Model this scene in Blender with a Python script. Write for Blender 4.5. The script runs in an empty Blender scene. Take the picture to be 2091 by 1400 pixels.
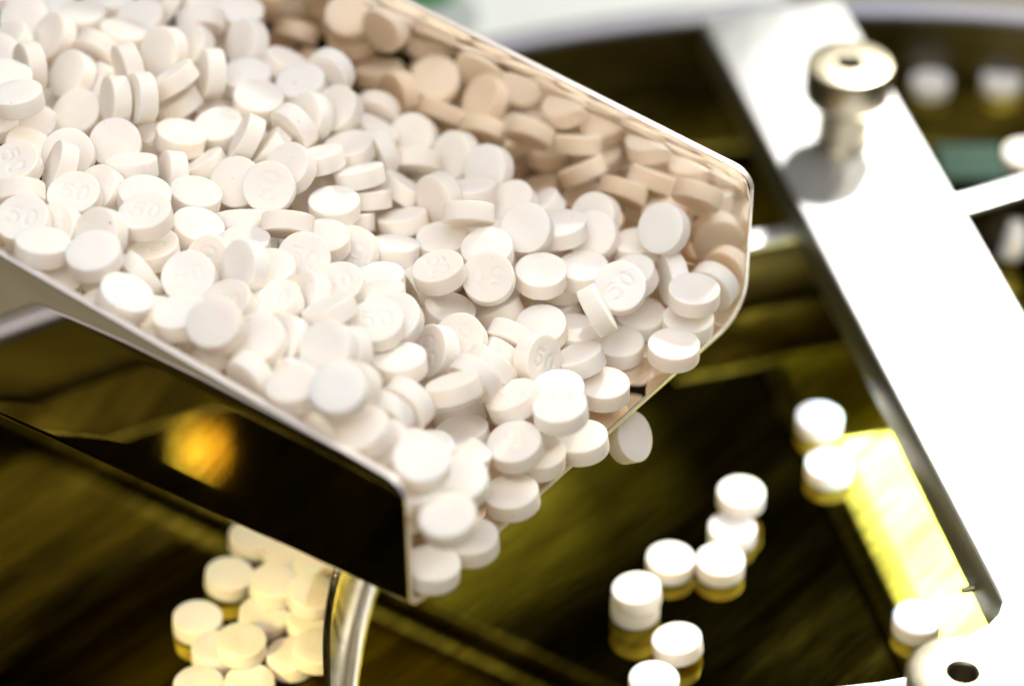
import bpy, bmesh, math, random
from mathutils import Vector, Matrix, Quaternion
random.seed(3)
S = 0.001                                   # everything below is written in millimetres
sc = bpy.context.scene
COL = sc.collection
V = Vector

# ------------------------------------------------------------------ camera, light, exposure
EL = math.radians(39.0)
CAM_D = 443.0
fwd = V((0, math.cos(EL), -math.sin(EL)))
cd = bpy.data.cameras.new('camera'); cam = bpy.data.objects.new('camera', cd); COL.objects.link(cam)
cam.location = fwd * (-CAM_D * S)
cam.rotation_euler = (math.pi / 2 - EL, 0, 0)
cd.lens = 100; cd.sensor_width = 36; cd.sensor_fit = 'HORIZONTAL'
cd.clip_start = 0.01; cd.clip_end = 20
cd.dof.use_dof = True; cd.dof.focus_distance = 0.427; cd.dof.aperture_fstop = 7.8
sc.camera = cam

w = bpy.data.worlds.new('World'); sc.world = w; w.use_nodes = True
bg = w.node_tree.nodes['Background']; bg.inputs[0].default_value = (1.0, 0.80, 0.55, 1); bg.inputs[1].default_value = 0.009

def lamp(name, target, direction, dist, size, power, color):
    ld = bpy.data.lights.new(name, 'AREA'); ld.shape = 'DISK'; ld.size = size * S
    ld.energy = power; ld.color = color
    o = bpy.data.objects.new(name, ld); COL.objects.link(o)
    d = V(direction).normalized()
    o.location = (V(target) + d * dist) * S
    o.rotation_euler = d.to_track_quat('Z', 'Y').to_euler()
    return o
lamp('warm_lamp', (0, -10, 10), (22, 30, 21), 700, 50, 2.7, (1.0, 0.96, 0.84))
lamp('overhead_lamp', (0, 0, 0), (0.12, -0.22, 1.0), 640, 960, 5.05, (0.94, 0.935, 1.0))
lamp('front_fill_lamp', (0, -20, 10), (-0.38, -0.85, 0.75), 700, 420, 1.15, (1.0, 0.97, 0.96))
for nm, off, wd, ht, rad, clr in (('side_lamp_pale', -3.6, 3, 17, 6.5, (1.0, 0.90, 0.62)), ('side_lamp_orange', 2.2, 5, 10, 9.0, (1.0, 0.60, 0.20))):
    o = lamp(nm, (-109, -58 - off, -47), (-0.72, -0.215, 0.648), 420, 5, 0.0, clr)
    o.data.shape = 'RECTANGLE'; o.data.size = wd * S; o.data.size_y = ht * S; o.data.energy = rad * math.pi * wd * ht * S * S
gd = bpy.data.lights.new('added_yellow_spot', 'SPOT'); go = bpy.data.objects.new('added_yellow_spot', gd); COL.objects.link(go)  # added narrow spot that turns the tablets under the scoop edge yellow
sp, tg = V((-250, -270, 190)), V((-40, -27, -44))
go.location = sp * S; go.rotation_euler = (sp - tg).to_track_quat('Z', 'Y').to_euler()
gd.energy = 8.5; gd.color = (1.0, 0.76, 0.25); gd.shadow_soft_size = 0.02; gd.spot_size = math.radians(8.0); gd.spot_blend = 0.6
# broad dim area lamps added far behind to give the brass its olive sheen
for nm, az, wd, rad in (('added_sheen_panel', -0.085, 0.24, 0.24), ('added_sheen_panel_wide', -0.08, 0.33, 0.09)):
    o = lamp(nm, (-30, -25, -47), (az, 0.76, 0.66), 900, 200, 0.0, (1.0, 0.97, 0.50))
    o.data.shape = 'RECTANGLE'; o.data.size = wd; o.data.size_y = 0.17; o.data.energy = rad * math.pi * wd * 0.17
    o.rotation_euler = (o.rotation_euler.to_quaternion() @ Quaternion((0, 0, 1), math.radians(26))).to_euler()
sd = bpy.data.lights.new('bar_spot', 'SPOT'); so = bpy.data.objects.new('bar_spot', sd); COL.objects.link(so)
sp, tg = V((230, 480, 535)), V((118, 36, -23))
so.location = sp * S; so.rotation_euler = (sp - tg).to_track_quat('Z', 'Y').to_euler()
sd.energy = 52; sd.color = (1.0, 0.985, 0.95); sd.shadow_soft_size = 0.022; sd.spot_size = math.radians(19); sd.spot_blend = 0.6

# lamps added under the bar, without a fixture, for yellow glare in the brass
for nm, n0, n1, rad in (('added_glare_edge', 0.2, 2.2, 5.0), ('added_glare_middle', 2.2, 4.4, 10.0), ('added_glare_core', 4.4, 15.0, 28.0)):
    dv, nv = V((0.2196, -0.9756)), V((0.9756, 0.2196)); y0, y1 = 47.0, -13.0
    p = V((37.5 + (130 - (y0 + y1) / 2) * 0.2251, (y0 + y1) / 2)) + nv * ((n0 + n1) / 2)
    ld = bpy.data.lights.new(nm, 'AREA'); ld.shape = 'RECTANGLE'; ld.size = (n1 - n0) * S; ld.size_y = (y0 - y1) / 0.9756 * S
    ld.energy = rad * math.pi * ld.size * ld.size_y; ld.color = (0.62, 0.74, 1.0)
    o = bpy.data.objects.new(nm, ld); COL.objects.link(o); o.location = (p.x * S, p.y * S, -32.4 * S)
    o.rotation_euler = (0, 0, math.atan2(nv.y, nv.x))
sc.view_settings.view_transform = 'Standard'; sc.view_settings.look = 'None'
sc.view_settings.exposure = 0.0; sc.view_settings.gamma = 1.0
sc.render.engine = 'CYCLES'
cy = sc.cycles
cy.max_bounces = 14; cy.diffuse_bounces = 7; cy.glossy_bounces = 6; cy.caustics_reflective = True
cy.blur_glossy = 0.6; cy.use_denoising = True
cy.sample_clamp_indirect = 6.0

# ------------------------------------------------------------------ materials
def nt(name):
    m = bpy.data.materials.new(name); m.use_nodes = True
    n = m.node_tree; b = n.nodes['Principled BSDF']
    return m, n, b
def node(n, t, **kw):
    x = n.nodes.new(t)
    for k, v in kw.items():
        if k in x.inputs: x.inputs[k].default_value = v
        else: setattr(x, k, v)
    return x
def ramp(n, src, stops):
    r = n.nodes.new('ShaderNodeValToRGB'); n.links.new(src, r.inputs[0])
    e = r.color_ramp.elements
    while len(e) < len(stops): e.new(0.5)
    for k, (p, c) in enumerate(stops):
        e[k].position = p; e[k].color = c if len(c) == 4 else (*c, 1)
    return r
def coords(n, scale=(1, 1, 1), rot=(0, 0, 0), per_object=False):
    tc = n.nodes.new('ShaderNodeTexCoord'); mp = n.nodes.new('ShaderNodeMapping')
    mp.inputs['Scale'].default_value = scale
    m0 = n.nodes.new('ShaderNodeMapping'); m0.inputs['Rotation'].default_value = rot      # turn first, then stretch
    n.links.new(tc.outputs['Object'], m0.inputs[0]); n.links.new(m0.outputs[0], mp.inputs[0])
    if per_object:
        oi = n.nodes.new('ShaderNodeObjectInfo'); ml = n.nodes.new('ShaderNodeVectorMath'); ml.operation = 'SCALE'
        ml.inputs[0].default_value = (1.3, 2.1, 0.7); n.links.new(oi.outputs['Random'], ml.inputs['Scale'])
        n.links.new(ml.outputs[0], mp.inputs['Location'])
    return mp.outputs[0]
def noise(n, vec, scale, detail=4, rough=0.55):
    x = node(n, 'ShaderNodeTexNoise', Scale=scale, Detail=detail, Roughness=rough)
    n.links.new(vec, x.inputs['Vector']); return x.outputs['Fac']

def mat_tablet():
    m, n, b = nt('pressed_white_tablet')
    vec = coords(n, per_object=True)
    a = noise(n, vec, 900, 5, 0.65); sp = noise(n, vec, 1500, 1, 0.3); big = noise(n, vec, 160, 3)
    col = ramp(n, big, [(0.3, (0.935, 0.87, 0.785)), (0.7, (0.955, 0.898, 0.82))])
    spk = ramp(n, sp, [(0.165, (0.22, 0.17, 0.12)), (0.19, (1, 1, 1))])
    mx = node(n, 'ShaderNodeMix', data_type='RGBA', blend_type='MULTIPLY'); mx.inputs[0].default_value = 1
    n.links.new(col.outputs[0], mx.inputs[6]); n.links.new(spk.outputs[0], mx.inputs[7])
    oi = node(n, 'ShaderNodeObjectInfo'); tint = ramp(n, oi.outputs['Random'], [(0.0, (0.95, 0.935, 0.90)), (0.6, (1, 1, 1)), (1.0, (0.985, 0.975, 0.95))])
    m2 = node(n, 'ShaderNodeMix', data_type='RGBA', blend_type='MULTIPLY'); m2.inputs[0].default_value = 1
    n.links.new(mx.outputs[2], m2.inputs[6]); n.links.new(tint.outputs[0], m2.inputs[7])
    n.links.new(m2.outputs[2], b.inputs['Base Color'])
    b.inputs['Roughness'].default_value = 0.62; b.inputs['Specular IOR Level'].default_value = 0.3
    b.inputs['Subsurface Weight'].default_value = 0.8
    b.inputs['Subsurface Radius'].default_value = (1.0, 0.62, 0.3); b.inputs['Subsurface Scale'].default_value = 0.0013
    bp = node(n, 'ShaderNodeBump', Strength=0.35, Distance=0.00006)
    n.links.new(a, bp.inputs['Height']); n.links.new(bp.outputs[0], b.inputs['Normal'])
    return m
def mat_metal(name, base, r0, r1, scale=(1, 1, 1), rot=(0, 0, 0), nscale=60, bump=0.0, dirt=None, aniso=0.0):
    m, n, b = nt(name)
    vec = coords(n, scale, rot)
    f = noise(n, vec, nscale, 6, 0.6)
    b.inputs['Metallic'].default_value = 1.0; b.inputs['Base Color'].default_value = (*base, 1)
    rr = ramp(n, f, [(0.3, (r0,) * 3), (0.7, (r1,) * 3)]); n.links.new(rr.outputs[0], b.inputs['Roughness'])
    if dirt:
        f2 = noise(n, coords(n), 35, 5)
        cr = ramp(n, f2, [(0.35, base), (0.75, dirt)]); n.links.new(cr.outputs[0], b.inputs['Base Color'])
    if bump:
        bp = node(n, 'ShaderNodeBump', Strength=bump, Distance=0.00004)
        n.links.new(f, bp.inputs['Height']); n.links.new(bp.outputs[0], b.inputs['Normal'])
    return m
def mat_disc():
    m, n, b = nt('brushed_brass')
    b.inputs['Metallic'].default_value = 1.0
    rot = (0, 0, math.radians(-47))
    v1 = coords(n, (0.16, 1, 1), rot); v2 = coords(n, (0.35, 1, 1), rot)
    fine = noise(n, v1, 420, 6, 0.65); broad = noise(n, v2, 55, 4, 0.6)
    v3 = coords(n, (0.14, 1, 1), rot); sweep = noise(n, v3, 75, 5, 0.7)
    col = ramp(n, sweep, [(0.36, (0.10, 0.08, 0.008)), (0.52, (0.33, 0.265, 0.028)), (0.64, (0.60, 0.50, 0.06))])
    n.links.new(col.outputs[0], b.inputs['Base Color'])
    mul = node(n, 'ShaderNodeMath', operation='MULTIPLY_ADD'); n.links.new(fine, mul.inputs[0]); mul.inputs[1].default_value = 0.35; n.links.new(broad, mul.inputs[2])
    rr = ramp(n, mul.outputs[0], [(0.45, (0.022,) * 3), (0.95, (0.07,) * 3)]); n.links.new(rr.outputs[0], b.inputs['Roughness'])
    bp = node(n, 'ShaderNodeBump', Strength=0.10, Distance=0.00003)
    n.links.new(fine, bp.inputs['Height']); n.links.new(bp.outputs[0], b.inputs['Normal'])
    return m
def mat_plain(name, c0, c1, rough, nscale=120, bump=0.1):
    m, n, b = nt(name)
    vec = coords(n); f = noise(n, vec, nscale, 5)
    cr = ramp(n, f, [(0.3, c0), (0.7, c1)]); n.links.new(cr.outputs[0], b.inputs['Base Color'])
    b.inputs['Roughness'].default_value = rough
    bp = node(n, 'ShaderNodeBump', Strength=bump, Distance=0.0002)
    n.links.new(f, bp.inputs['Height']); n.links.new(bp.outputs[0], b.inputs['Normal'])
    return m
M = dict(
    tablet=mat_tablet(),
    scoop=mat_metal('polished_steel', (0.97, 0.855, 0.715), 0.012, 0.04, (1, 1, 0.3), (0, 0, 0), 300, 0.05),
    bar=mat_metal('satin_aluminium', (0.91, 0.91, 0.89), 0.46, 0.54, (1, 0.12, 1), (0, 0, math.radians(13)), 500, 0.15),
    screw=mat_metal('turned_steel', (0.42, 0.375, 0.27), 0.30, 0.38, (1, 1, 1), (0, 0, 0), 400, 0.06),
    rim=mat_metal('dull_steel', (0.30, 0.30, 0.33), 0.26, 0.38, (1, 1, 1), (0, 0, 0), 90, 0.1, (0.38, 0.36, 0.34)),
    shaded_side=mat_metal('shaded_bar_side', (0.36, 0.36, 0.27), 0.38, 0.5, (1, 1, 1), (0, 0, 0), 300, 0.25, (0.28, 0.26, 0.2)),  # bar side faces: shade put into a darker olive metal colour
    edge=mat_metal('sheared_steel_edge', (0.86, 0.80, 0.74), 0.5, 0.62, (1, 1, 1), (0, 0, 0), 700, 0.3),
    strut=mat_metal('shade_dark_steel', (0.07, 0.055, 0.035), 0.3, 0.42, (1, 1, 1), (0, 0, 0), 200, 0.1),  # strut face: its shade is put into the dark colour
    wall=mat_metal('darkened_steel', (0.13, 0.115, 0.09), 0.25, 0.4, (1, 1, 1), (0, 0, 0), 90, 0.1),
    guide=mat_metal('bent_steel', (0.34, 0.28, 0.17), 0.12, 0.26, (1, 1, 0.3), (0, 0, 0), 250, 0.1, (0.16, 0.12, 0.06)),
    disc=mat_disc(),
    table=mat_plain('beige_laminate', (0.24, 0.22, 0.15), (0.29, 0.265, 0.18), 0.5),
    white=mat_plain('white_enamel', (0.80, 0.84, 0.78), (0.84, 0.87, 0.82), 0.4),
    green=mat_plain('dark_green_plastic', (0.004, 0.026, 0.012), (0.005, 0.034, 0.016), 0.85),
    cap=mat_plain('bright_green_plastic', (0.005, 0.28, 0.04), (0.008, 0.34, 0.05), 0.4),
    grey=mat_plain('grey_plastic', (0.42, 0.46, 0.44), (0.47, 0.50, 0.48), 0.5),
)

# ------------------------------------------------------------------ builders
def mesh_obj(name, bm, mat, parent=None, smooth=True):
    me = bpy.data.meshes.new(name); bm.normal_update(); bm.to_mesh(me); bm.free()
    if smooth:
        me.polygons.foreach_set('use_smooth', [True] * len(me.polygons))
    me.materials.append(mat)
    o = bpy.data.objects.new(name, me); COL.objects.link(o)
    if parent: o.parent = parent
    return o
def tag(o, label=None, cat=None, group=None, kind=None):
    for k, v in (('label', label), ('category', cat), ('group', group), ('kind', kind)):
        if v: o[k] = v
    return o
def empty(name, loc, rz=0):
    o = bpy.data.objects.new(name, None); COL.objects.link(o)
    o.location = V(loc) * S; o.rotation_euler.z = rz; o.empty_display_size = 0.01
    return o
def lathe(prof, seg=96, close=False):
    bm = bmesh.new(); rows = []
    for r, z in prof:
        rows.append([bm.verts.new((r * S * math.cos(2 * math.pi * k / seg), r * S * math.sin(2 * math.pi * k / seg), z * S)) for k in range(seg)] if r > 1e-6 else [bm.verts.new((0, 0, z * S))])
    for a, b in zip(rows, rows[1:] + (rows[:1] if close else [])):
        for k in range(seg):
            q = [a[k % len(a)], a[(k + 1) % seg % len(a)], b[(k + 1) % seg % len(b)], b[k % len(b)]]
            u = []
            [u.append(v) for v in q if v not in u]
            if len(u) > 2: bm.faces.new(u)
    bmesh.ops.recalc_face_normals(bm, faces=bm.faces)
    return bm
def sharp(o, deg=35):
    o.data.set_sharp_from_angle(angle=math.radians(deg)); return o
def extrude_poly(pts, z0, z1, bevel=0.5, segs=2):
    bm = bmesh.new()
    lo = [bm.verts.new((x * S, y * S, z0 * S)) for x, y in pts]; hi = [bm.verts.new((x * S, y * S, z1 * S)) for x, y in pts]
    n = len(pts)
    bm.faces.new(hi); bm.faces.new(lo[::-1])
    for k in range(n): bm.faces.new((lo[k], lo[(k + 1) % n], hi[(k + 1) % n], hi[k]))
    bmesh.ops.recalc_face_normals(bm, faces=bm.faces)
    if bevel:
        e = [e for e in bm.edges if abs((e.verts[0].co - e.verts[1].co).z) < 1e-9]
        bmesh.ops.bevel(bm, geom=e, offset=bevel * S, segments=segs, affect='EDGES', profile=0.5)
    return bm
def box(cx, cy, cz, sx, sy, sz, bevel=0.4):
    return extrude_poly([(cx - sx / 2, cy - sy / 2), (cx + sx / 2, cy - sy / 2), (cx + sx / 2, cy + sy / 2), (cx - sx / 2, cy + sy / 2)], cz - sz / 2, cz + sz / 2, bevel)

# ------------------------------------------------------------------ setting: bench top, rotating brass disc
ZD = -47.0
BX, BY = 71.6, -65.3                       # centre of the bowl
bm = bmesh.new(); vs = [bm.verts.new((x * S, y * S, -52 * S)) for x, y in ((-900, -900), (900, -900), (900, 1500), (-900, 1500))]; bm.faces.new(vs)
tag(mesh_obj('bench_top', bm, M['table'], smooth=False), kind='structure')

bowl = tag(empty('steel_bowl_rim', (BX, BY, ZD)), 'wide round steel bowl rim running behind the scoop and the bar', 'bowl rim')
RB = 213.3
sharp(mesh_obj('wall', lathe([(RB - 4.2, -4.5), (RB - 4.2, 14.6), (RB - 3.2, 15.2), (RB - 3.0, -4.5)], 200, True), M['wall'], bowl))
o = sharp(mesh_obj('rolled_edge', lathe([(RB - 4.6, 14.9), (RB - 4.2, 16.2), (RB - 3.2, 16.9), (RB - 2.1, 16.5), (RB - 1.5, 17.2), (RB - .3, 17.0), (RB + .5, 15.8), (RB + .5, 11.5), (RB - .4, 10.6), (RB - 2.6, 10.6), (RB - 2.9, 14.6)], 200, True), M['rim'], bowl), 50)
disc = tag(mesh_obj('rotating_disc', lathe([(0, 0), (60, 0), (RB - 5.8, 0), (RB - 5.0, -0.6), (RB - 5.0, -4.4), (0, -4.4)], 200), M['disc']), 'brushed brass disc with loose tablets lying on it under the scoop', 'disc')
disc.location = V((BX, BY, ZD)) * S; sharp(disc)

# ------------------------------------------------------------------ scoop
FL = V((-13.743, -57.728, 0)); FR = V((36.489, 8.362, 0)); BK = V((-0.84246, 0.53876, 0))
across = (FR - FL); WID = across.length; across.normalize()
LEN = 165.0
def top_h(side, u):
    h = (22.5 + .155 * u) if side == 0 else (25.9 + .15 * u)
    r = 3.2
    if u < r: h -= r - math.sqrt(max(0, r * r - (r - u) ** 2))
    return h
US = [0, .12, .35, .7, 1.2, 1.9, 2.6, 3.2, 6, 12, 24, 40, 60, 80, 100, 120, 140, LEN]
def scoop_sheet(side):
    """side 0/1: wall with its bend; 2: flat floor between the bends"""
    bm = bmesh.new(); rows = []
    RF = (2.2, 5.5)
    for u in US:
        row = []
        if side == 2:
            for k in range(9):
                x = RF[0] + (WID - RF[0] - RF[1]) * k / 8; row.append((x, 0.0))
        else:
            r = RF[side]; prof = [(r * (1 - math.sin(t)), r * (1 - math.cos(t))) for t in [math.pi / 2 * k / 8 for k in range(9)]]
            H = top_h(side, u)
            prof += [(0, r + (H - r) * k / 6) for k in range(1, 7)]
            row = [(x if side == 0 else WID - x, z) for x, z in prof]
        rows.append([bm.verts.new((FL + BK * u + across * x + V((0, 0, z))) * S) for x, z in row])
    for a, b in zip(rows, rows[1:]):
        for k in range(len(a) - 1): bm.faces.new((a[k], a[k + 1], b[k + 1], b[k]))
    bm.normal_update()
    f = bm.faces[len(bm.faces) // 2] if False else None
    return bm
scoop = tag(empty('steel_scoop', tuple(FL)), 'polished steel scoop tipped out of the upper left and heaped with white tablets', 'scoop')
def scoop_part(name, side):
    bm = scoop_sheet(side)
    bm.faces.ensure_lookup_table()
    up = V((0, 0, 1)) if side == 2 else (across if side == 0 else -across)
    avg = sum((f.normal * f.calc_area() for f in bm.faces), V())
    if avg.dot(up) < 0: bmesh.ops.reverse_faces(bm, faces=bm.faces)
    bmesh.ops.translate(bm, verts=bm.verts, vec=-FL * S)
    o = mesh_obj(name, bm, M['scoop'], scoop)
    md = o.modifiers.new('thickness', 'SOLIDIFY'); md.thickness = 1.15 * S; md.offset = -1; md.use_even_offset = True; md.material_offset_rim = 1; o.data.materials.append(M['edge'])
    if side != 2:
        bv = o.modifiers.new('edge', 'BEVEL'); bv.width = 0.22 * S; bv.segments = 2; bv.limit_method = 'ANGLE'; bv.angle_limit = math.radians(60)
    sharp(o, 40)
    return o
scoop_part('floor', 2); scoop_part('side_wall', 0); scoop_part('side_wall', 1)

# ------------------------------------------------------------------ cross bar with thumbscrews
ZB = -23.0
bd = V((36.5, -162.2)).normalized(); bn = V((-bd.y, bd.x))      # along the bar towards the viewer, and to its right
A0 = V((37.5, 130.0)); A1 = V((74.0, -32.2)); Bw = 28.0
def P2(a, s, t): q = a + bd * s + bn * t; return (q.x, q.y)
pts = [P2(A0, 0, 0)]
pts += [P2(A1, -2, 0)]
fil = [(74.3, -33.6), (73.4, -36.2), (71.6, -38.4), (69.2, -40.0), (66.0, -42.6), (62.5, -46.2), (58.6, -49.2), (54.0, -50.4)]
pts += fil + [(30.0, -54.0), (22.0, -92.0), (84.0, -92.0)]
pts += [P2(A0, 196, Bw + 1.0), P2(A0, 168, Bw), P2(A0, 0, Bw)]
bar = tag(empty('cross_bar', (A0.x, A0.y, ZB)), 'broad satin aluminium bar crossing the bowl to the right of the scoop', 'bar')
o = sharp(mesh_obj('bar_plate', extrude_poly([(x - A0.x, y - A0.y) for x, y in pts], -9, 0, 0.5, 2), M['bar'], bar), 40)
o.data.materials.append(M['shaded_side'])
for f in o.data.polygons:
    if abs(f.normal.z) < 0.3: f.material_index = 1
bm = bmesh.new(); bmesh.ops.create_cone(bm, cap_ends=True, segments=24, radius1=0.45 * S, radius2=0.7 * S, depth=2.6 * S)
bmesh.ops.rotate(bm, verts=bm.verts, matrix=Matrix.Rotation(math.radians(70), 3, 'Y') )
bmesh.ops.translate(bm, verts=bm.verts, vec=V((72.6 - A0.x - 1.2, -23.2 - A0.y, -7.6)) * S)
sharp(mesh_obj('pin', bm, M['screw'], bar))

def thumbscrew(x, y, label):
    t = tag(empty('thumbscrew', (x, y, ZB)), label, 'thumbscrew', 'thumbscrews on the bar')
    sharp(mesh_obj('head', lathe([(0, 8.1), (2.1, 8.2), (2.2, 17.0), (2.6, 17.4), (7.1, 17.4), (7.6, 17.2), (7.85, 16.7), (7.85, 10.8), (7.6, 10.3), (6.0, 8.4), (5.4, 8.0), (0, 8.0)], 96), M['screw'], t), 30)
    sharp(mesh_obj('stem', lathe([(4.8, 8.1), (4.8, 0.8), (5.1, 0.4), (5.1, 0.0)], 64), M['screw'], t), 30)
    return t
thumbscrew(61.1, 87.5, 'steel thumbscrew with drilled round head standing at the far end of the bar')
thumbscrew(62.7, -65.7, 'nearest steel thumbscrew, mostly cut off by the lower corner of the photo')

# ------------------------------------------------------------------ strut, guide
st = [(30.0, 66.4), (42.7, 69.9), (51.4, 72.6), (84.3, 81.6), (95.7, 87.2), (112, 95.0), (140, 108.0)]
def ribbon(points, half, z0, z1):
    L, R = [], []
    for k, p in enumerate(points):
        a = V(points[max(0, k - 1)]); b = V(points[min(len(points) - 1, k + 1)]); d = (b - a).normalized(); n = V((-d.y, d.x)) * half
        L.append(tuple(V(p) + n)); R.append(tuple(V(p) - n))
    return extrude_poly(R + L[::-1], z0, z1, 0.3, 2)
strut = tag(empty('steel_strut', (0, 0, 0)), 'narrow dark strut with a bright top edge running under the bar across the disc', 'strut')
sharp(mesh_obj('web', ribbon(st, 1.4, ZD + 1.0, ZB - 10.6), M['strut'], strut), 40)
sharp(mesh_obj('lit_top_edge', ribbon(st, 2.1, ZB - 10.6, ZB - 9.4), M['bar'], strut), 40)  # lit look of the strut's top put into a brighter metal

gb = [(-21.0, 10.0), (-23.2, -1.4), (-24.5, -7.8), (-25.4, -13.5), (-26.0, -19.6), (-26.5, -28.4), (-26.6, -36.0), (-26.3, -44.0), (-25.5, -54.0)]
gt = [(-25.0, -1.0), (-27.3, -12.0), (-28.3, -19.0), (-28.8, -25.0), (-28.9, -31.4), (-28.5, -38.0), (-28.0, -44.0), (-27.3, -52.0), (-26.0, -62.0)]
def guide_mesh(a, b, za, zb, thick):
    bm = bmesh.new(); N = 40
    def sample(p, t):
        f = t * (len(p) - 1); k = min(int(f), len(p) - 2); f -= k
        p0 = V(p[max(k - 1, 0)]); p1 = V(p[k]); p2 = V(p[k + 1]); p3 = V(p[min(k + 2, len(p) - 1)])
        return 0.5 * ((2 * p1) + (p2 - p0) * f + (2 * p0 - 5 * p1 + 4 * p2 - p3) * f * f + (3 * p1 - p0 - 3 * p2 + p3) * f ** 3)
    rows = []
    for i in range(N + 1):
        A = sample(a, i / N); B = sample(b, i / N); row = []
        for j in range(7):
            t = j / 6; q = A.lerp(B, t); row.append(bm.verts.new((q.x * S, q.y * S, (za + (zb - za) * t) * S)))
        rows.append(row)
    for r, q in zip(rows, rows[1:]):
        for k in range(6): bm.faces.new((r[k], r[k + 1], q[k + 1], q[k]))
    bmesh.ops.recalc_face_normals(bm, faces=bm.faces)
    return bm
guide = tag(empty('curved_guide', (0, 0, 0)), 'thin curved steel guide strip standing on the disc beside the yellow-lit tablets', 'guide strip')
o = mesh_obj('strip', guide_mesh(gb, gt, ZD + 0.4, ZD + 14, 0.8), M['guide'], guide)
md = o.modifiers.new('thickness', 'SOLIDIFY'); md.thickness = 0.7 * S; md.offset = 0
foot = [(x + 1.0, y) for x, y in gb]
o = sharp(mesh_obj('foot_flange', ribbon(foot, 0.9, ZD + 0.1, ZD + 1.3), M['bar'], guide), 40)

# ------------------------------------------------------------------ things beyond the bowl
tag(sharp(mesh_obj('white_board', extrude_poly([(-60, 146), (58, 152), (70, 420), (-90, 420)], -51.9, -51.0, 0.3), M['white'])), 'white board lying flat beyond the bowl rim at the top', 'board')
c = tag(empty('green_topped_disc', (-20, 172, -50.9)), 'blurred bright green cap just past the top of the scoop wall', 'bottle cap')
sharp(mesh_obj('base_plate', lathe([(0, 0), (12.6, 0), (13, .5), (13, 1.6), (12.4, 2.2), (0, 2.2)], 64), M['grey'], c))
bm = lathe([(0, 2.2), (5.2, 2.2), (5.6, 2.8), (5.4, 5.5), (4.8, 6.2), (0, 6.2)], 48); bmesh.ops.translate(bm, verts=bm.verts, vec=(0.0025, 0.008, 0))
sharp(mesh_obj('cap', bm, M['cap'], c))
g = tag(empty('green_block', (91, 111, ZD)), 'small dark green block lying on the disc past the bar', 'block')
sharp(mesh_obj('block_body', box(-1, 0, 1.6, 13, 12, 3.0, 0.5), M['green'], g))

# ------------------------------------------------------------------ tablets
TR, TT = 4.0, 2.9
def glyph_dist(x, y):
    d = 9.0
    def seg(ax, ay, bx, by):
        nonlocal d
        vx, vy = bx - ax, by - ay; t = max(0, min(1, ((x - ax) * vx + (y - ay) * vy) / (vx * vx + vy * vy)))
        d = min(d, math.hypot(x - ax - t * vx, y - ay - t * vy))
    for a, b in zip(G5, G5[1:]): seg(*a, *b)
    for a, b in zip(G0, G0[1:]): seg(*a, *b)
    return d
G5 = [(-0.66, 1.22), (-1.86, 1.22), (-1.96, 0.22)] + [(-1.36 + 0.80 * math.cos(math.radians(t)), -0.45 + 0.82 * math.sin(math.radians(t))) for t in range(128, -151, -22)]
G0 = [(1.36 + 0.72 * math.cos(math.radians(t)), 1.24 * math.sin(math.radians(t))) for t in range(0, 361, 20)]
def tablet_mesh(stamped):
    bm = bmesh.new(); seg = 96 if stamped else 64
    rf = TR - 0.20
    radii = [0.12 + (rf - 0.12) * k / 30 for k in range(31)] if stamped else [rf * 0.5, rf]
    h = TT / 2
    prof = [(r, h) for r in radii] + [(TR - 0.09, h - 0.05), (TR - 0.02, h - 0.13), (TR, h - 0.26), (TR, -h + 0.26), (TR - 0.02, -h + 0.13), (TR - 0.09, -h + 0.05), (rf, -h), (rf * 0.5, -h)]
    rows = []
    for i, (r, z) in enumerate(prof):
        row = []
        for k in range(seg):
            a = 2 * math.pi * k / seg; x, y = r * math.cos(a), r * math.sin(a); dz = 0
            if stamped and i < 30:
                t = (0.44 - glyph_dist(x, y)) / 0.34; t = max(0, min(1, t)); dz = -0.11 * t * t * (3 - 2 * t)
            row.append(bm.verts.new((x * S, y * S, (z + dz) * S)))
        rows.append(row)
    c0 = bm.verts.new((0, 0, h * S)); c1 = bm.verts.new((0, 0, -h * S))
    for a, b in zip(rows, rows[1:]):
        for k in range(seg): bm.faces.new((a[k], b[k], b[(k + 1) % seg], a[(k + 1) % seg]))
    for k in range(seg):
        bm.faces.new((c0, rows[0][k], rows[0][(k + 1) % seg])); bm.faces.new((c1, rows[-1][(k + 1) % seg], rows[-1][k]))
    me = bpy.data.meshes.new('stamped_tablet' if stamped else 'tablet'); bm.to_mesh(me); bm.free()
    me.polygons.foreach_set('use_smooth', [True] * len(me.polygons))
    me.materials.append(M['tablet']); return me
TM = (tablet_mesh(False), tablet_mesh(True))
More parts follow.
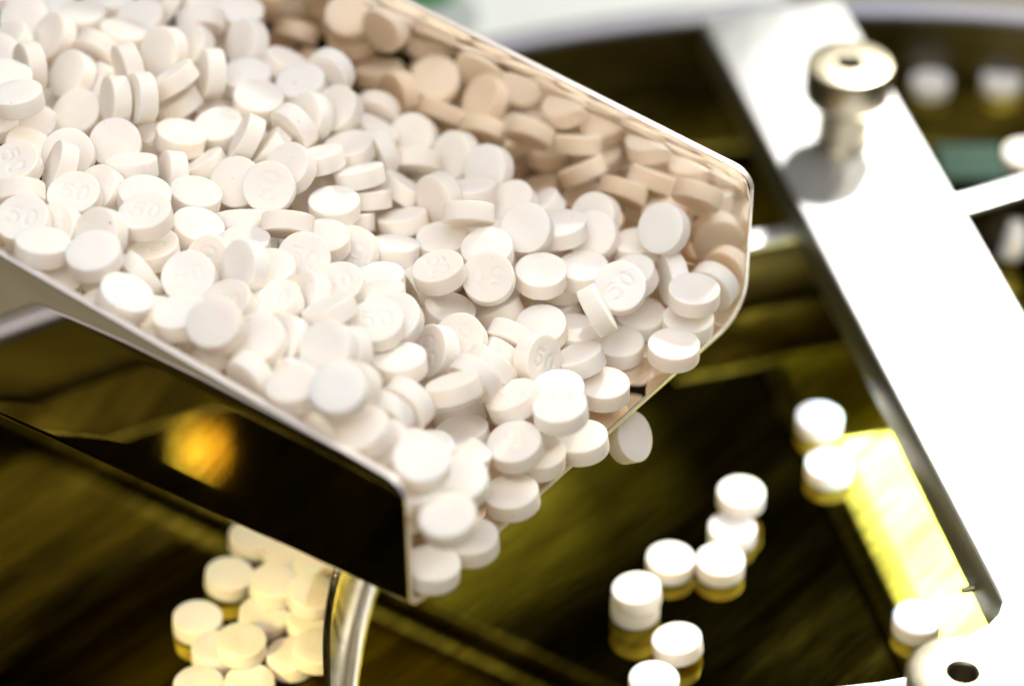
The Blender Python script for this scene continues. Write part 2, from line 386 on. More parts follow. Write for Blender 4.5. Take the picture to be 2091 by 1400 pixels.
LABELS = [
'white tablet slightly tilted far back in heap on far side, leftmost',
'white tablet facing left far back in heap on far side, upper row, second from left',
'white tablet lying flat far back in heap on far side, upper row, leftmost',
'white tablet lying flat far back in heap by far wall, second from left',
'white tablet tipped face down far back in heap on far side',
'white tablet facing left far back in heap on far side, lower row, leftmost',
'white tablet lying flat far back in heap on near side, second from left',
'white tablet facing left far back in heap on far side, upper row, leftmost',
'white tablet half tilted far back in heap on far side, leftmost',
'white tablet lying flat far back in heap on near side, third from left',
'white tablet slightly tilted far back in heap on far side, rightmost',
'white tablet facing left far back in heap on far side, lower row, third from left',
'white tablet facing left far back in heap on far side, lower row, rightmost',
'white tablet facing left far back in heap on far side, lower row, second from left',
'white tablet lying flat far back in heap on far side, upper row, second from left',
'white tablet lying flat far back in heap by far wall, third from left',
'white tablet facing left far back in heap by far wall, leftmost',
'white tablet facing left far back in heap on far side, upper row, fourth from left',
'white tablet facing left far back in heap on far side, upper row, third from left',
'white tablet seen rim-on far back in heap on far side, leftmost',
'white tablet seen rim-on far back in heap on far side, rightmost',
'white tablet tipped face down far back in heap by far wall',
'white tablet facing left far back in heap by far wall, second from left',
'white tablet facing left far back in heap on far side, upper row, rightmost',
'white tablet facing left far back in heap by far wall, rightmost',
'white tablet lying flat far back in heap by far wall, rightmost',
'white tablet lying flat far back in heap on far side, upper row, rightmost',
'white tablet facing right far back in heap by far wall, rightmost',
'white tablet lying flat deep in heap by far wall, leftmost',
'white tablet tipped face down deep in heap by far wall, leftmost',
'white tablet facing left deep in heap by far wall, second from left',
'white tablet facing left deep in heap by far wall, leftmost',
'white tablet tipped face down deep in heap by far wall, rightmost',
'white tablet lying flat far back in heap by far wall, leftmost',
'white tablet half tilted far back in heap on far side, rightmost',
'white tablet steeply tilted far back in heap on far side',
'white tablet facing right far back in heap by far wall, leftmost',
'white tablet lying flat far back in heap by far wall, fourth from left',
'white tablet lying flat far back in heap on near side, leftmost',
'white tablet slightly tilted deep in heap by far wall',
'white tablet facing left deep in heap by far wall, rightmost',
'white tablet facing left in heap middle by far wall, second from left',
'white tablet lying flat in heap middle by far wall, leftmost',
'white tablet seen rim-on deep in heap by far wall',
'white tablet seen rim-on in heap middle on far side, leftmost',
'white tablet standing on edge deep in heap by far wall',
'white tablet facing left in heap middle by far wall, leftmost',
'white tablet steeply tilted in heap middle on far side',
'white tablet lying flat in heap middle on far side, upper row, second from left',
'white tablet lying flat in heap middle on far side, upper row, rightmost',
'white tablet lying flat in heap middle by far wall, second from left',
'white tablet facing the viewer in heap middle by far wall',
'white tablet facing left in heap middle by far wall, third from left',
'white tablet facing left in heap middle by far wall, fourth from left',
'white tablet lying flat in heap middle by far wall, rightmost',
'white tablet facing right deep in heap by far wall',
'white tablet facing left deep in heap by far wall, third from left',
'white tablet steeply tilted deep in heap on far side',
'white tablet lying flat deep in heap by far wall, rightmost',
'white tablet seen rim-on deep in heap on far side, upper row, second from left',
'white tablet seen rim-on deep in heap on far side, upper row, rightmost',
'white tablet seen rim-on deep in heap on far side, lower row, rightmost',
'white tablet facing left deep in heap on far side, rightmost',
'stamped tablet facing the viewer deep in heap on far side',
'white tablet facing the viewer deep in heap on far side',
'white tablet seen rim-on deep in heap on far side, lower row, leftmost',
'white tablet seen rim-on deep in heap on far side, lower row, second from left',
'stamped tablet facing the viewer in heap middle on near side',
'stamped tablet slightly tilted in heap middle on far side',
'white tablet lying flat in heap middle on far side, upper row, leftmost',
'stamped tablet lying flat in heap middle on far side',
'stamped tablet tipped face down in heap middle on far side',
'stamped tablet facing the viewer in heap middle on far side',
'white tablet lying flat just behind mouth on far side, leftmost',
'white tablet lying flat just behind mouth by far wall, upper row, leftmost',
'white tablet seen rim-on in heap middle on far side, rightmost',
'white tablet lying flat just behind mouth by far wall, lower row, leftmost',
'white tablet lying flat in heap middle on far side, lower row, rightmost',
'stamped tablet slightly tilted just behind mouth on far side',
'stamped tablet facing left just behind mouth on far side',
'white tablet lying flat just behind mouth on far side, second from left',
'stamped tablet facing right just behind mouth on far side',
'white tablet tipped face down just behind mouth on far side, rightmost',
'white tablet tipped face down just behind mouth on far side, second from left',
'white tablet tipped face down just behind mouth on far side, leftmost',
'white tablet tipped face down just behind mouth on near side, rightmost',
'white tablet steeply tilted just behind mouth on near side',
'white tablet seen rim-on just behind mouth on near side',
'stamped tablet steeply tilted at the mouth on near side',
'stamped tablet lying flat at the mouth on near side, rightmost',
'white tablet lying flat at the mouth on far side, leftmost',
'white tablet steeply tilted at the mouth on far side',
'white tablet lying flat just behind mouth by far wall, lower row, second from left',
'white tablet lying flat at the mouth on far side, rightmost',
'white tablet lying flat at the mouth by far wall, leftmost',
'white tablet lying flat at the mouth on far side, second from left',
'stamped tablet lying flat at the mouth on near side, leftmost',
'white tablet lying flat at the mouth on near side, rightmost',
'white tablet lying flat at the mouth on near side, third from left',
'white tablet lying flat at the mouth by near wall, fourth from left',
'white tablet lying flat at the mouth by near wall, third from left',
'white tablet lying flat at the mouth by near wall, rightmost',
'white tablet lying flat at the mouth by near wall, second from left',
'white tablet lying flat at the mouth on near side, second from left',
'white tablet lying flat just behind mouth on near side, rightmost',
'stamped tablet lying flat just behind mouth by near wall',
'white tablet lying flat at the mouth on near side, leftmost',
'white tablet half tilted just behind mouth by near wall, rightmost',
'white tablet tipped face down just behind mouth on near side, leftmost',
'white tablet tipped face down just behind mouth on near side, second from left',
'white tablet lying flat just behind mouth on near side, leftmost',
'white tablet slightly tilted just behind mouth by near wall',
'white tablet facing left just behind mouth by near wall',
'white tablet slightly tilted in heap middle on near side',
'white tablet facing left in heap middle on near side, rightmost',
'stamped tablet lying flat in heap middle on near side, rightmost',
'stamped tablet slightly tilted in heap middle on near side',
'white tablet slightly tilted in heap middle by near wall, rightmost',
'white tablet facing left in heap middle on near side, second from left',
'stamped tablet lying flat in heap middle on near side, leftmost',
'white tablet seen rim-on in heap middle on near side',
'white tablet facing left in heap middle on near side, third from left',
'stamped tablet lying flat in heap middle on near side, second from left',
'white tablet lying flat in heap middle on far side, lower row, second from left',
'white tablet lying flat in heap middle on far side, lower row, leftmost',
'stamped tablet facing the viewer deep in heap on near side',
'stamped tablet facing left deep in heap on near side',
'white tablet facing left in heap middle on near side, leftmost',
'white tablet standing on edge deep in heap by near wall',
'stamped tablet lying flat deep in heap on near side, second from left',
'stamped tablet lying flat deep in heap on near side, rightmost',
'stamped tablet lying flat deep in heap on near side, leftmost',
'white tablet lying flat deep in heap on near side, leftmost',
'white tablet lying flat far back in heap on near side, rightmost',
'white tablet facing the viewer far back in heap on far side',
'white tablet lying flat far back in heap on far side, lower row, leftmost',
'white tablet lying flat far back in heap on far side, lower row, second from left',
'white tablet facing left deep in heap on far side, leftmost',
'white tablet seen rim-on deep in heap on far side, upper row, leftmost',
'white tablet lying flat deep in heap on near side, second from left',
'white tablet facing the viewer far back in heap on near side',
'white tablet facing left far back in heap on near side, leftmost',
'stamped tablet lying flat far back in heap on near side, leftmost',
'white tablet half tilted far back in heap on near side',
'white tablet tipped face down far back in heap on near side',
'stamped tablet lying flat far back in heap on near side, rightmost',
'white tablet facing left far back in heap on near side, rightmost',
'stamped tablet lying flat far back in heap by near wall',
'stamped tablet facing left deep in heap by near wall',
'white tablet facing left deep in heap by near wall',
'white tablet lying flat deep in heap by near wall, second from left',
'white tablet lying flat deep in heap by near wall, leftmost',
'white tablet lying flat deep in heap by near wall, rightmost',
'stamped tablet half tilted deep in heap by near wall',
'stamped tablet lying flat deep in heap by near wall',
'white tablet lying flat in heap middle by near wall',
'white tablet slightly tilted in heap middle by near wall, leftmost',
'stamped tablet half tilted in heap middle on near side',
'white tablet tipped face down in heap middle by near wall',
'white tablet facing left in heap middle by near wall',
'white tablet lying flat just behind mouth by near wall',
'white tablet half tilted just behind mouth by near wall, leftmost',
'white tablet lying flat at the mouth by near wall, leftmost',
'white tablet facing left in heap middle by far wall, rightmost',
'white tablet facing left just behind mouth by far wall',
'white tablet slightly tilted just behind mouth by far wall',
'white tablet lying flat just behind mouth by far wall, upper row, rightmost',
'white tablet lying flat just behind mouth by far wall, upper row, second from left',
'stamped tablet facing the viewer just behind mouth by far wall',
'white tablet standing on edge just behind mouth on far side',
'white tablet lying flat just behind mouth by far wall, lower row, rightmost',
'white tablet lying flat at the mouth by far wall, rightmost',
'white tablet lying flat at the mouth by far wall, second from left',
'white tablet tipped face down at the mouth by far wall',
'stamped tablet facing left at the mouth by far wall',
'white tablet lying flat just behind mouth on far side, rightmost',
'white tablet facing left deep in heap on far side, second from left',
'white tablet standing on edge deep in heap on far side, leftmost',
'white tablet standing on edge deep in heap on far side, rightmost',
'white tablet lying flat far back in heap on far side, lower row, rightmost',
'white tablet tipped face down deep in heap on far side',
'white tablet lying flat deep in heap on near side, rightmost',
'white tablet lying flat in heap middle on near side',
'white tablet lying flat deep in heap on far side, leftmost',
'white tablet lying flat deep in heap on far side, rightmost',
'half-buried tablet standing on edge far back in heap by near wall',
'half-buried tablet slightly tilted deep in heap by near wall',
'half-buried tablet facing left in heap middle by near wall',
'half-buried tablet tipped face down deep in heap by near wall',
'half-buried tablet lying flat far back in heap by near wall',
'half-buried tablet facing right deep in heap by near wall',
'half-buried tablet lying flat at the mouth by near wall',
'half-buried tablet facing right in heap middle by near wall',
'half-buried tablet slightly tilted just behind mouth by near wall',
'half-buried tablet lying flat deep in heap by near wall, leftmost',
'half-buried tablet lying flat just behind mouth on far side',
'half-buried tablet lying flat in heap middle on far side, rightmost',
'half-buried tablet lying flat in heap middle on near side',
'half-buried tablet lying flat far back in heap on near side, leftmost',
'half-buried tablet lying flat just behind mouth by far wall, leftmost',
'half-buried tablet steeply tilted at the mouth by near wall',
'half-buried tablet lying flat far back in heap by far wall, middle row, third from left',
'half-buried tablet facing left far back in heap by far wall, leftmost',
'half-buried tablet lying flat far back in heap on far side, upper row, rightmost',
'half-buried tablet lying flat far back in heap on near side, third from left',
'half-buried tablet lying flat far back in heap on far side, lower row, rightmost',
'half-buried tablet lying flat deep in heap by far wall, upper row, leftmost',
'half-buried tablet lying flat just behind mouth by far wall, rightmost',
'half-buried tablet slightly tilted far back in heap on far side, leftmost',
'half-buried tablet lying flat deep in heap on far side, leftmost',
'half-buried tablet lying flat far back in heap by far wall, middle row, rightmost',
'half-buried tablet lying flat far back in heap by far wall, upper row, second from left',
'half-buried tablet lying flat in heap middle on far side, leftmost',
'half-buried tablet lying flat in heap middle on far side, second from left',
'half-buried tablet lying flat far back in heap by far wall, upper row, third from left',
'half-buried tablet lying flat deep in heap on far side, rightmost',
'half-buried tablet lying flat in heap middle by far wall, fourth from left',
'half-buried tablet lying flat deep in heap on near side, leftmost',
'half-buried tablet lying flat deep in heap by far wall, upper row, fourth from left',
'half-buried tablet lying flat deep in heap on far side, second from left',
'half-buried tablet lying flat in heap middle by far wall, rightmost',
'half-buried tablet lying flat in heap middle by near wall',
'half-buried tablet lying flat deep in heap by near wall, rightmost',
'half-buried tablet lying flat deep in heap by far wall, upper row, second from left',
'half-buried tablet slightly tilted deep in heap on far side',
'half-buried tablet lying flat far back in heap on far side, lower row, second from left',
'half-buried tablet lying flat in heap middle by far wall, leftmost',
'half-buried tablet lying flat in heap middle by far wall, third from left',
'half-buried tablet standing on edge deep in heap on far side',
'half-buried tablet lying flat deep in heap on near side, second from left',
'half-buried tablet lying flat far back in heap on far side, lower row, leftmost',
'half-buried tablet lying flat deep in heap by far wall, lower row, third from left',
'half-buried tablet lying flat far back in heap by far wall, middle row, second from left',
'half-buried tablet lying flat far back in heap on far side, upper row, second from left',
'half-buried tablet lying flat deep in heap on far side, third from left',
'half-buried tablet half tilted far back in heap by far wall',
'half-buried tablet lying flat far back in heap on near side, second from left',
'half-buried tablet lying flat just behind mouth by near wall',
'half-buried tablet lying flat deep in heap by far wall, upper row, third from left',
'half-buried tablet lying flat far back in heap on far side, upper row, leftmost',
'half-buried tablet lying flat deep in heap by far wall, lower row, rightmost',
'half-buried tablet slightly tilted far back in heap on far side, rightmost',
'half-buried tablet lying flat deep in heap on near side, rightmost',
'half-buried tablet lying flat far back in heap on far side, upper row, third from left',
'half-buried tablet slightly tilted in heap middle on far side',
'half-buried tablet lying flat far back in heap by far wall, lower row, rightmost',
'half-buried tablet lying flat in heap middle by far wall, second from left',
'half-buried tablet standing on edge deep in heap by far wall',
'half-buried tablet lying flat far back in heap by far wall, upper row, rightmost',
'half-buried tablet facing left far back in heap by far wall, rightmost',
'half-buried tablet lying flat deep in heap by far wall, lower row, second from left',
'half-buried tablet lying flat far back in heap by far wall, middle row, leftmost',
'half-buried tablet steeply tilted in heap middle by far wall',
'half-buried tablet facing left deep in heap on far side',
'half-buried tablet tipped face down deep in heap on far side',
'half-buried tablet lying flat far back in heap on far side, lower row, third from left',
'half-buried tablet lying flat deep in heap by far wall, upper row, rightmost',
'half-buried tablet lying flat deep in heap by far wall, lower row, fourth from left',
'half-buried tablet seen rim-on deep in heap by far wall',
'half-buried tablet lying flat far back in heap on near side, rightmost',
'half-buried tablet steeply tilted deep in heap on far side',
'half-buried tablet lying flat far back in heap by far wall, upper row, leftmost',
'half-buried tablet lying flat far back in heap by far wall, lower row, leftmost',
'half-buried tablet lying flat deep in heap by far wall, lower row, leftmost',
'half-buried tablet lying flat far back in heap by far wall, lower row, second from left',
'yellowish tablet at the left end of the group under the scoop',
'yellowish tablet highest in the group, half under the scoop edge',
'yellowish tablet in the back row under the scoop edge, group middle',
'yellowish tablet in the middle of the group under the scoop',
'yellowish tablet lowest of the middle column in the group under the scoop',
'yellowish tablet nearest the scoop edge beside the curved strip',
'raised yellowish tablet leaning against the curved strip',
'yellowish tablet lowest of those touching the curved strip',
'white tablet cut off by the bottom edge, farther from the curved strip',
'white tablet cut off by the bottom edge, nearer the curved strip',
'amber-lit tablet low in the group, between the bottom pair and the strip',
'amber-lit tablet low at the left of the group by the strip',
'amber-lit tablet at the far left of the group, below the left end one',
'amber-lit tablet between the lowest middle one and the bottom pair',
'amber-lit tablet low against the curved strip, nearest the bottom edge',
'white tablet touching the rightmost pile of the brass disc, left one of two',
'upper tablet of the two-high stack on the open brass',
'lower tablet of the two-high stack on the open brass',
'white tablet on the brass in front of the two-high stack',
'white tablet on the brass cut off by the bottom edge, below the stack',
'raised tablet at the top of the loose chain on the dark brass',
'tablet tucked under the raised one in the loose chain',
'white tablet at the lower right of the loose chain on the brass',
'lower of two tablets lying beside the yellow glare under the bar',
'upper of two tablets lying beside the yellow glare under the bar',
'white tablet at the near end of the yellow glare, touching the near thumbscrew outline',
'blurred tablet beyond the bar, nearest the far thumbscrew',
'blurred tablet beyond the bar in the back row, second from the thumbscrew',
'blurred tablet beyond the bar in the back row, third from the thumbscrew',
'blurred tablet beyond the bar in the back row, cut by the frame',
'small blurred tablet beyond the bar above the green block',
'blurred white tablet beside the dark green block, cut by the frame',
'blurred tablet standing on edge below the arm, beyond the bar',
'blurred tablet beyond the bar between back row and green block',
'single white tablet dropping through the air just past the scoop lip',
]
GROUPS = ('tablets heaped in the scoop', 'tablets lying on the brass disc', 'tablet falling from the scoop')
# x, y, z (mm); quaternion; stamped; group
TABS = [
(-79.4,48.93,27.77,0.963,0.227,-0.104,0.100,0,0),
(-73.81,42.91,28.32,0.897,0.155,-0.386,0.147,0,0),
(-70.11,49.48,27.93,0.192,-0.000,-0.018,-0.981,0,0),
(-66.58,57,26.63,0.961,0.025,0.012,-0.275,0,0),
(-66.44,39.3,28.1,0.341,0.094,-0.800,0.485,0,0),
(-69.91,34.07,27.05,0.071,-0.304,-0.267,0.912,0,0),
(-75.3,15.81,34.87,0.998,-0.039,-0.047,0.006,0,0),
(-75.57,29.35,31.71,0.424,0.636,-0.055,-0.643,0,0),
(-81.75,34.74,29.77,0.961,0.188,-0.153,0.136,0,0),
(-74.77,22.19,24.89,0.149,-0.052,-0.127,0.979,0,0),
(-68.15,26.47,24.77,0.548,0.033,-0.274,0.790,0,0),
(-61.72,23.69,29.21,0.510,0.585,-0.194,-0.600,0,0),
(-57.5,23.26,30.12,0.708,-0.010,-0.633,0.314,0,0),
(-65.96,33.38,25.16,0.342,-0.299,-0.303,0.838,0,0),
(-62.86,44.01,28.05,0.842,-0.008,0.131,0.523,0,0),
(-60.8,51.57,26.05,0.269,-0.060,-0.163,0.947,0,0),
(-58.42,58.57,24.02,0.293,0.388,-0.133,-0.864,0,0),
(-55.78,39.48,28.13,0.306,-0.157,-0.470,0.813,0,0),
(-60.37,30.81,30.63,0.654,0.057,-0.704,0.271,0,0),
(-53.48,31.51,28,0.953,-0.155,-0.256,0.058,0,0),
(-53.25,32.4,22.39,0.939,-0.188,-0.236,0.166,0,0),
(-50.89,49.8,27,0.265,0.534,-0.710,0.374,0,0),
(-52.06,43.71,26.19,0.323,0.375,0.139,-0.858,0,0),
(-48.04,36.47,25.93,0.021,0.604,0.170,-0.778,0,0),
(-43.32,47.39,24.45,0.860,0.229,-0.436,0.132,0,0),
(-42.85,39.47,22.72,0.472,0.014,0.036,-0.881,0,0),
(-40.42,31.78,23.58,0.708,0.085,0.018,0.701,0,0),
(-36.59,44.83,21.74,0.043,0.229,0.116,0.965,0,0),
(-33.85,37.13,23.01,0.940,0.080,-0.037,-0.329,0,0),
(-29.49,41.09,22.91,0.584,0.698,0.080,-0.406,0,0),
(-27.77,31.95,21.78,0.924,0.274,-0.196,-0.180,0,0),
(-31.86,29.13,22.44,0.273,0.490,0.154,-0.813,0,0),
(-22.27,42.02,14.33,0.176,0.062,-0.756,0.628,0,0),
(-75.92,55,26.97,0.290,0.075,0.067,-0.952,0,0),
(-83.28,58.49,27.3,0.096,0.218,-0.041,0.970,0,0),
(-80.9,41.38,28.34,0.911,-0.024,-0.221,0.346,0,0),
(-51.01,58.86,23.65,0.360,0.202,0.094,0.906,0,0),
(-45.02,55.22,25.07,0.259,0.076,0.001,0.963,0,0),
(-78.26,23.27,33.32,0.350,-0.068,0.030,-0.934,0,0),
(-16.11,37.01,12.94,0.813,0.176,-0.346,0.434,0,0),
(-9.03,32.86,12.39,0.281,0.460,0.189,-0.821,0,0),
(-3.72,26.92,13.86,0.519,-0.059,-0.445,0.727,0,0),
(-6.43,18.83,15.04,0.095,0.030,-0.158,-0.982,0,0),
(-15.6,29.28,13.86,0.259,0.535,-0.743,0.309,0,0),
(-6.68,8.75,18.46,0.025,0.032,-0.918,0.393,0,0),
(-17.23,21.48,13.62,0.933,-0.163,0.310,0.088,0,0),
(-11.39,16.28,16.08,0.598,0.074,-0.641,0.475,0,0),
(-17.06,13.55,13.21,0.979,-0.180,-0.092,0.010,0,0),
(-10.82,8.26,13.12,0.941,0.016,-0.016,-0.339,0,0),
(-3.75,2.5,15.78,0.776,0.113,0.017,-0.621,0,0),
(-4.54,13.11,11.13,0.065,0.071,0.105,0.990,0,0),
(2.37,7.62,16.33,0.785,0.203,-0.300,0.503,0,0),
(0.1,19.87,11.97,0.299,0.265,0.050,-0.916,0,0),
(4.66,21.19,9.92,0.129,0.304,-0.127,-0.935,0,0),
(7.77,10.61,14,0.970,-0.072,-0.060,0.224,0,0),
(-22.4,35.31,15.2,0.873,-0.216,0.165,-0.405,0,0),
(-21.47,27.76,16.37,0.533,-0.046,-0.689,0.489,0,0),
(-30,17.55,22.21,0.068,0.088,-0.171,-0.979,0,0),
(-25.73,24.43,19.4,0.944,-0.058,-0.063,0.318,0,0),
(-23.74,16.58,19.86,0.972,-0.213,-0.098,0.018,0,0),
(-22.78,15.47,16.25,0.753,-0.186,-0.193,-0.600,0,0),
(-25.35,11.82,14.51,0.762,-0.203,-0.181,-0.587,0,0),
(-30.97,17.81,14.36,0.565,-0.091,-0.458,0.680,0,0),
(-36.94,7.15,24.54,0.748,0.292,-0.235,0.548,1,0),
(-42.12,10.34,23.14,0.850,0.357,0.106,-0.373,0,0),
(-41.01,2.32,21.51,0.364,0.822,0.412,-0.151,0,0),
(-33.74,-0.62,23.36,0.014,-0.044,-0.908,0.416,0,0),
(-31.03,-6.59,21.43,0.911,0.387,0.054,-0.131,1,0),
(-24.3,2.99,15.37,0.215,-0.136,-0.347,0.903,1,0),
(-18.22,5.55,13.64,0.971,-0.153,0.006,-0.181,0,0),
(-10.95,-5.69,18.17,0.812,0.053,-0.093,-0.574,1,0),
(-14.71,0.41,9.79,0.606,0.635,-0.385,-0.286,1,0),
(-3.52,-4.46,16.07,0.010,-0.040,-0.327,0.944,1,0),
(4.46,0.33,12.88,0.849,0.032,-0.020,0.527,0,0),
(11,4.77,10.15,0.773,-0.026,0.004,0.634,0,0),
(-1.93,-1.47,6.53,0.589,-0.327,0.052,0.737,0,0),
(6.62,4.01,2.96,0.838,-0.164,-0.064,0.517,0,0),
(-9.64,-5.78,10.35,0.567,-0.101,0.041,-0.816,0,0),
(-7.7,-13.53,11.4,0.912,0.214,-0.209,0.280,1,0),
(-11.34,-17.3,12.34,0.672,-0.074,-0.490,0.550,1,0),
(4.46,-6.24,7.64,0.011,-0.056,-0.100,0.993,0,0),
(3.8,-16,9.69,0.823,0.350,0.447,0.031,1,0),
(-0.02,-11.25,9.66,0.306,0.050,-0.840,0.445,0,0),
(-1.17,-13.75,7.86,0.327,-0.048,-0.843,0.425,0,0),
(-3.21,-20.03,11.56,0.377,0.060,-0.841,0.383,0,0),
(-5.41,-25.81,14.34,0.353,0.795,0.206,-0.447,0,0),
(-8.28,-32.08,17.45,0.970,-0.205,-0.130,0.019,0,0),
(-7.87,-21.18,3.51,0.560,-0.258,0.146,0.773,0,0),
(0.19,-26.69,10.58,0.824,0.036,-0.204,-0.528,1,0),
(7.02,-30.96,12.31,0.737,0.044,-0.050,-0.673,1,0),
(6.87,-22.52,8.43,0.577,-0.025,-0.073,0.813,0,0),
(10.11,-11.97,6.07,0.666,0.021,-0.210,-0.716,0,0),
(16.41,-3.09,1.56,0.998,-0.011,0.001,0.066,0,0),
(13.8,-14.73,2.88,0.414,-0.008,-0.015,-0.910,0,0),
(24.7,-7.38,4.49,0.031,-0.001,-0.009,-0.999,0,0),
(10.35,-26.12,2.06,0.679,0.033,-0.064,-0.731,0,0),
(0.5,-34.48,8.56,0.764,0.108,-0.023,-0.636,1,0),
(3.9,-30.98,3.38,0.996,-0.011,0.001,0.089,0,0),
(0.04,-38.13,2.03,0.684,0.039,-0.056,-0.726,0,0),
(-7.14,-47.16,12.97,0.200,0.096,0.107,-0.969,0,0),
(-8.57,-58.07,15.77,0.916,0.087,-0.056,-0.387,0,0),
(-5.82,-47.39,1.76,0.853,0.011,-0.032,-0.520,0,0),
(-11.26,-53.41,2.3,0.685,-0.033,0.012,-0.728,0,0),
(-7.01,-36.8,8.8,0.792,-0.006,0.144,0.593,0,0),
(-7.2,-29.07,5.95,0.985,-0.098,-0.066,0.126,0,0),
(-14.65,-43.67,15.13,0.841,0.103,-0.129,-0.515,1,0),
(-11.91,-40.56,12.42,0.820,0.034,-0.058,-0.568,0,0),
(-17.86,-44.98,17.63,0.919,0.055,-0.188,0.343,0,0),
(-17.81,-36.33,16.08,0.623,0.656,-0.422,0.060,0,0),
(-14.87,-34.2,16.5,0.458,0.118,-0.748,0.467,0,0),
(-16.23,-26.83,17.74,0.712,-0.016,-0.072,-0.699,0,0),
(-23.58,-46.06,28.77,0.939,0.204,-0.015,-0.275,0,0),
(-22.04,-39.33,23.4,0.888,0.332,-0.245,-0.204,0,0),
(-25.88,-32.48,25.2,0.806,0.150,-0.328,0.469,0,0),
(-23.55,-30.34,22.62,0.874,0.261,-0.402,0.084,0,0),
(-19.56,-22.37,21.43,0.991,0.123,-0.045,-0.011,1,0),
(-16.98,-18.79,19.51,0.936,0.240,-0.058,-0.251,1,0),
(-35.88,-30.49,25.04,0.394,-0.021,-0.234,0.889,0,0),
(-32.07,-28.2,22.83,0.885,0.160,-0.431,0.075,0,0),
(-34.15,-20.61,23.92,0.980,0.024,-0.140,-0.141,1,0),
(-26.14,-23.58,24.8,0.188,0.149,-0.230,-0.943,0,0),
(-29.74,-16.94,22,0.379,0.477,-0.048,-0.792,0,0),
(-25.53,-12.92,20.82,0.982,0.117,-0.113,0.092,1,0),
(-19.66,-11.39,17.8,0.888,-0.093,-0.146,-0.426,0,0),
(-20.11,-3.84,14.86,0.997,-0.062,-0.044,-0.035,0,0),
(-46.83,-17.05,25.75,0.951,0.288,-0.082,0.081,1,0),
(-44.4,-10.24,23.52,0.745,0.124,-0.399,0.520,1,0),
(-38.91,-15.28,26.57,0.641,-0.051,-0.499,0.581,0,0),
(-54.19,-16.29,25.52,0.065,-0.598,-0.555,0.574,0,0),
(-53.13,-8.63,24.54,0.894,0.009,-0.038,-0.446,1,0),
(-47.2,-2.56,23.73,0.990,0.004,0.139,-0.037,1,0),
(-53.57,-9.15,31.06,0.991,0.054,-0.054,-0.114,1,0),
(-54.8,-1.23,28.67,0.932,0.002,0.078,-0.355,0,0),
(-57.89,9.06,26.91,0.983,-0.182,-0.024,0.028,0,0),
(-61.12,15.8,26.55,0.698,0.306,-0.211,0.612,0,0),
(-55.59,24.48,21.05,0.052,0.065,0.068,0.994,0,0),
(-51.83,21.16,23.86,0.452,-0.118,0.006,-0.884,0,0),
(-52.34,12.13,23.08,0.254,0.586,-0.005,-0.770,0,0),
(-47.84,15.73,22.09,0.138,0.240,-0.192,-0.941,0,0),
(-48.16,5.26,24.01,0.930,-0.050,0.094,-0.350,0,0),
(-67.7,11.39,27.62,0.656,0.233,0.265,-0.667,0,0),
(-67.99,5.23,29.66,0.696,-0.227,-0.455,0.506,0,0),
(-74.38,3.62,31.06,0.833,0.158,-0.016,-0.530,1,0),
(-74.38,14.09,26.34,0.952,-0.012,0.211,-0.223,0,0),
(-73.15,-2.72,30.42,0.466,0.882,0.069,0.015,0,0),
(-64.98,-2.14,29.47,0.982,0.140,-0.013,-0.130,1,0),
(-62.01,2.46,27.17,0.439,-0.126,-0.306,0.835,0,0),
(-71.25,-10.78,31.49,0.974,0.180,-0.017,-0.138,1,0),
(-66.75,-9.61,28.91,0.907,0.329,-0.189,-0.180,1,0),
(-59.73,-13.03,30.71,0.834,0.191,-0.384,0.347,0,0),
(-59.79,-19.89,32.02,0.822,0.043,-0.087,0.561,0,0),
(-67.5,-18.03,32.12,0.191,-0.075,-0.054,-0.977,0,0),
(-59.54,-12.82,20.8,0.209,0.036,-0.065,-0.975,0,0),
(-55.1,-25.96,29.11,0.947,-0.035,0.199,-0.250,1,0),
(-50.88,-23.99,23.37,0.877,-0.014,0.142,-0.458,1,0),
(-47.13,-27.24,26.6,0.527,-0.070,-0.028,0.847,0,0),
(-41.58,-32.55,29.44,0.157,0.115,0.201,-0.960,0,0),
(-40.91,-22.85,25.3,0.959,0.145,-0.141,-0.198,1,0),
(-36.45,-37.27,23.62,0.594,0.289,-0.695,0.285,0,0),
(-31.01,-36.15,21.48,0.432,0.562,0.025,-0.705,0,0),
(-30.18,-42.02,25.67,0.328,-0.059,-0.031,0.942,0,0),
(-20.29,-47.32,22.23,0.486,0.188,-0.060,-0.851,0,0),
(-12.93,-51.43,15.21,0.755,0.089,-0.098,-0.642,0,0),
(13.29,18.32,10.63,0.269,0.354,0.222,-0.868,0,0),
(23.64,10.41,14.29,0.640,0.026,-0.435,0.633,0,0),
(12.73,12.68,11.06,0.164,-0.103,-0.296,0.935,0,0),
(19.75,13.51,8.39,0.990,-0.057,-0.042,-0.121,0,0),
(18.65,5.44,8.52,0.689,-0.095,-0.141,0.704,0,0),
(16.55,-0.93,11.49,0.875,0.279,-0.158,0.363,1,0),
(12.85,-7.61,12.4,0.731,0.156,0.503,0.433,0,0),
(20.11,3.86,1.59,0.931,0.011,0.004,-0.364,0,0),
(27.96,0.08,9.33,0.690,0.000,0.000,-0.724,0,0),
(27.26,0.16,3.67,0.329,-0.002,-0.004,-0.944,0,0),
(31.6,8.81,4.36,0.305,-0.054,-0.741,0.596,0,0),
(25.17,7.54,6.65,0.614,0.515,-0.454,-0.390,1,0),
(9.77,-3.76,4.67,0.993,-0.061,0.033,-0.091,0,0),
(-34.15,12.82,24.01,0.943,0.226,-0.243,0.010,0,0),
(-41.35,20.11,24.5,0.827,-0.172,-0.468,0.261,0,0),
(-37.98,20.12,22.13,0.169,0.392,-0.164,-0.890,0,0),
(-46.25,26.52,21.88,0.957,0.074,-0.041,-0.277,0,0),
(-34.25,24.06,23.87,0.360,0.754,0.158,-0.526,0,0),
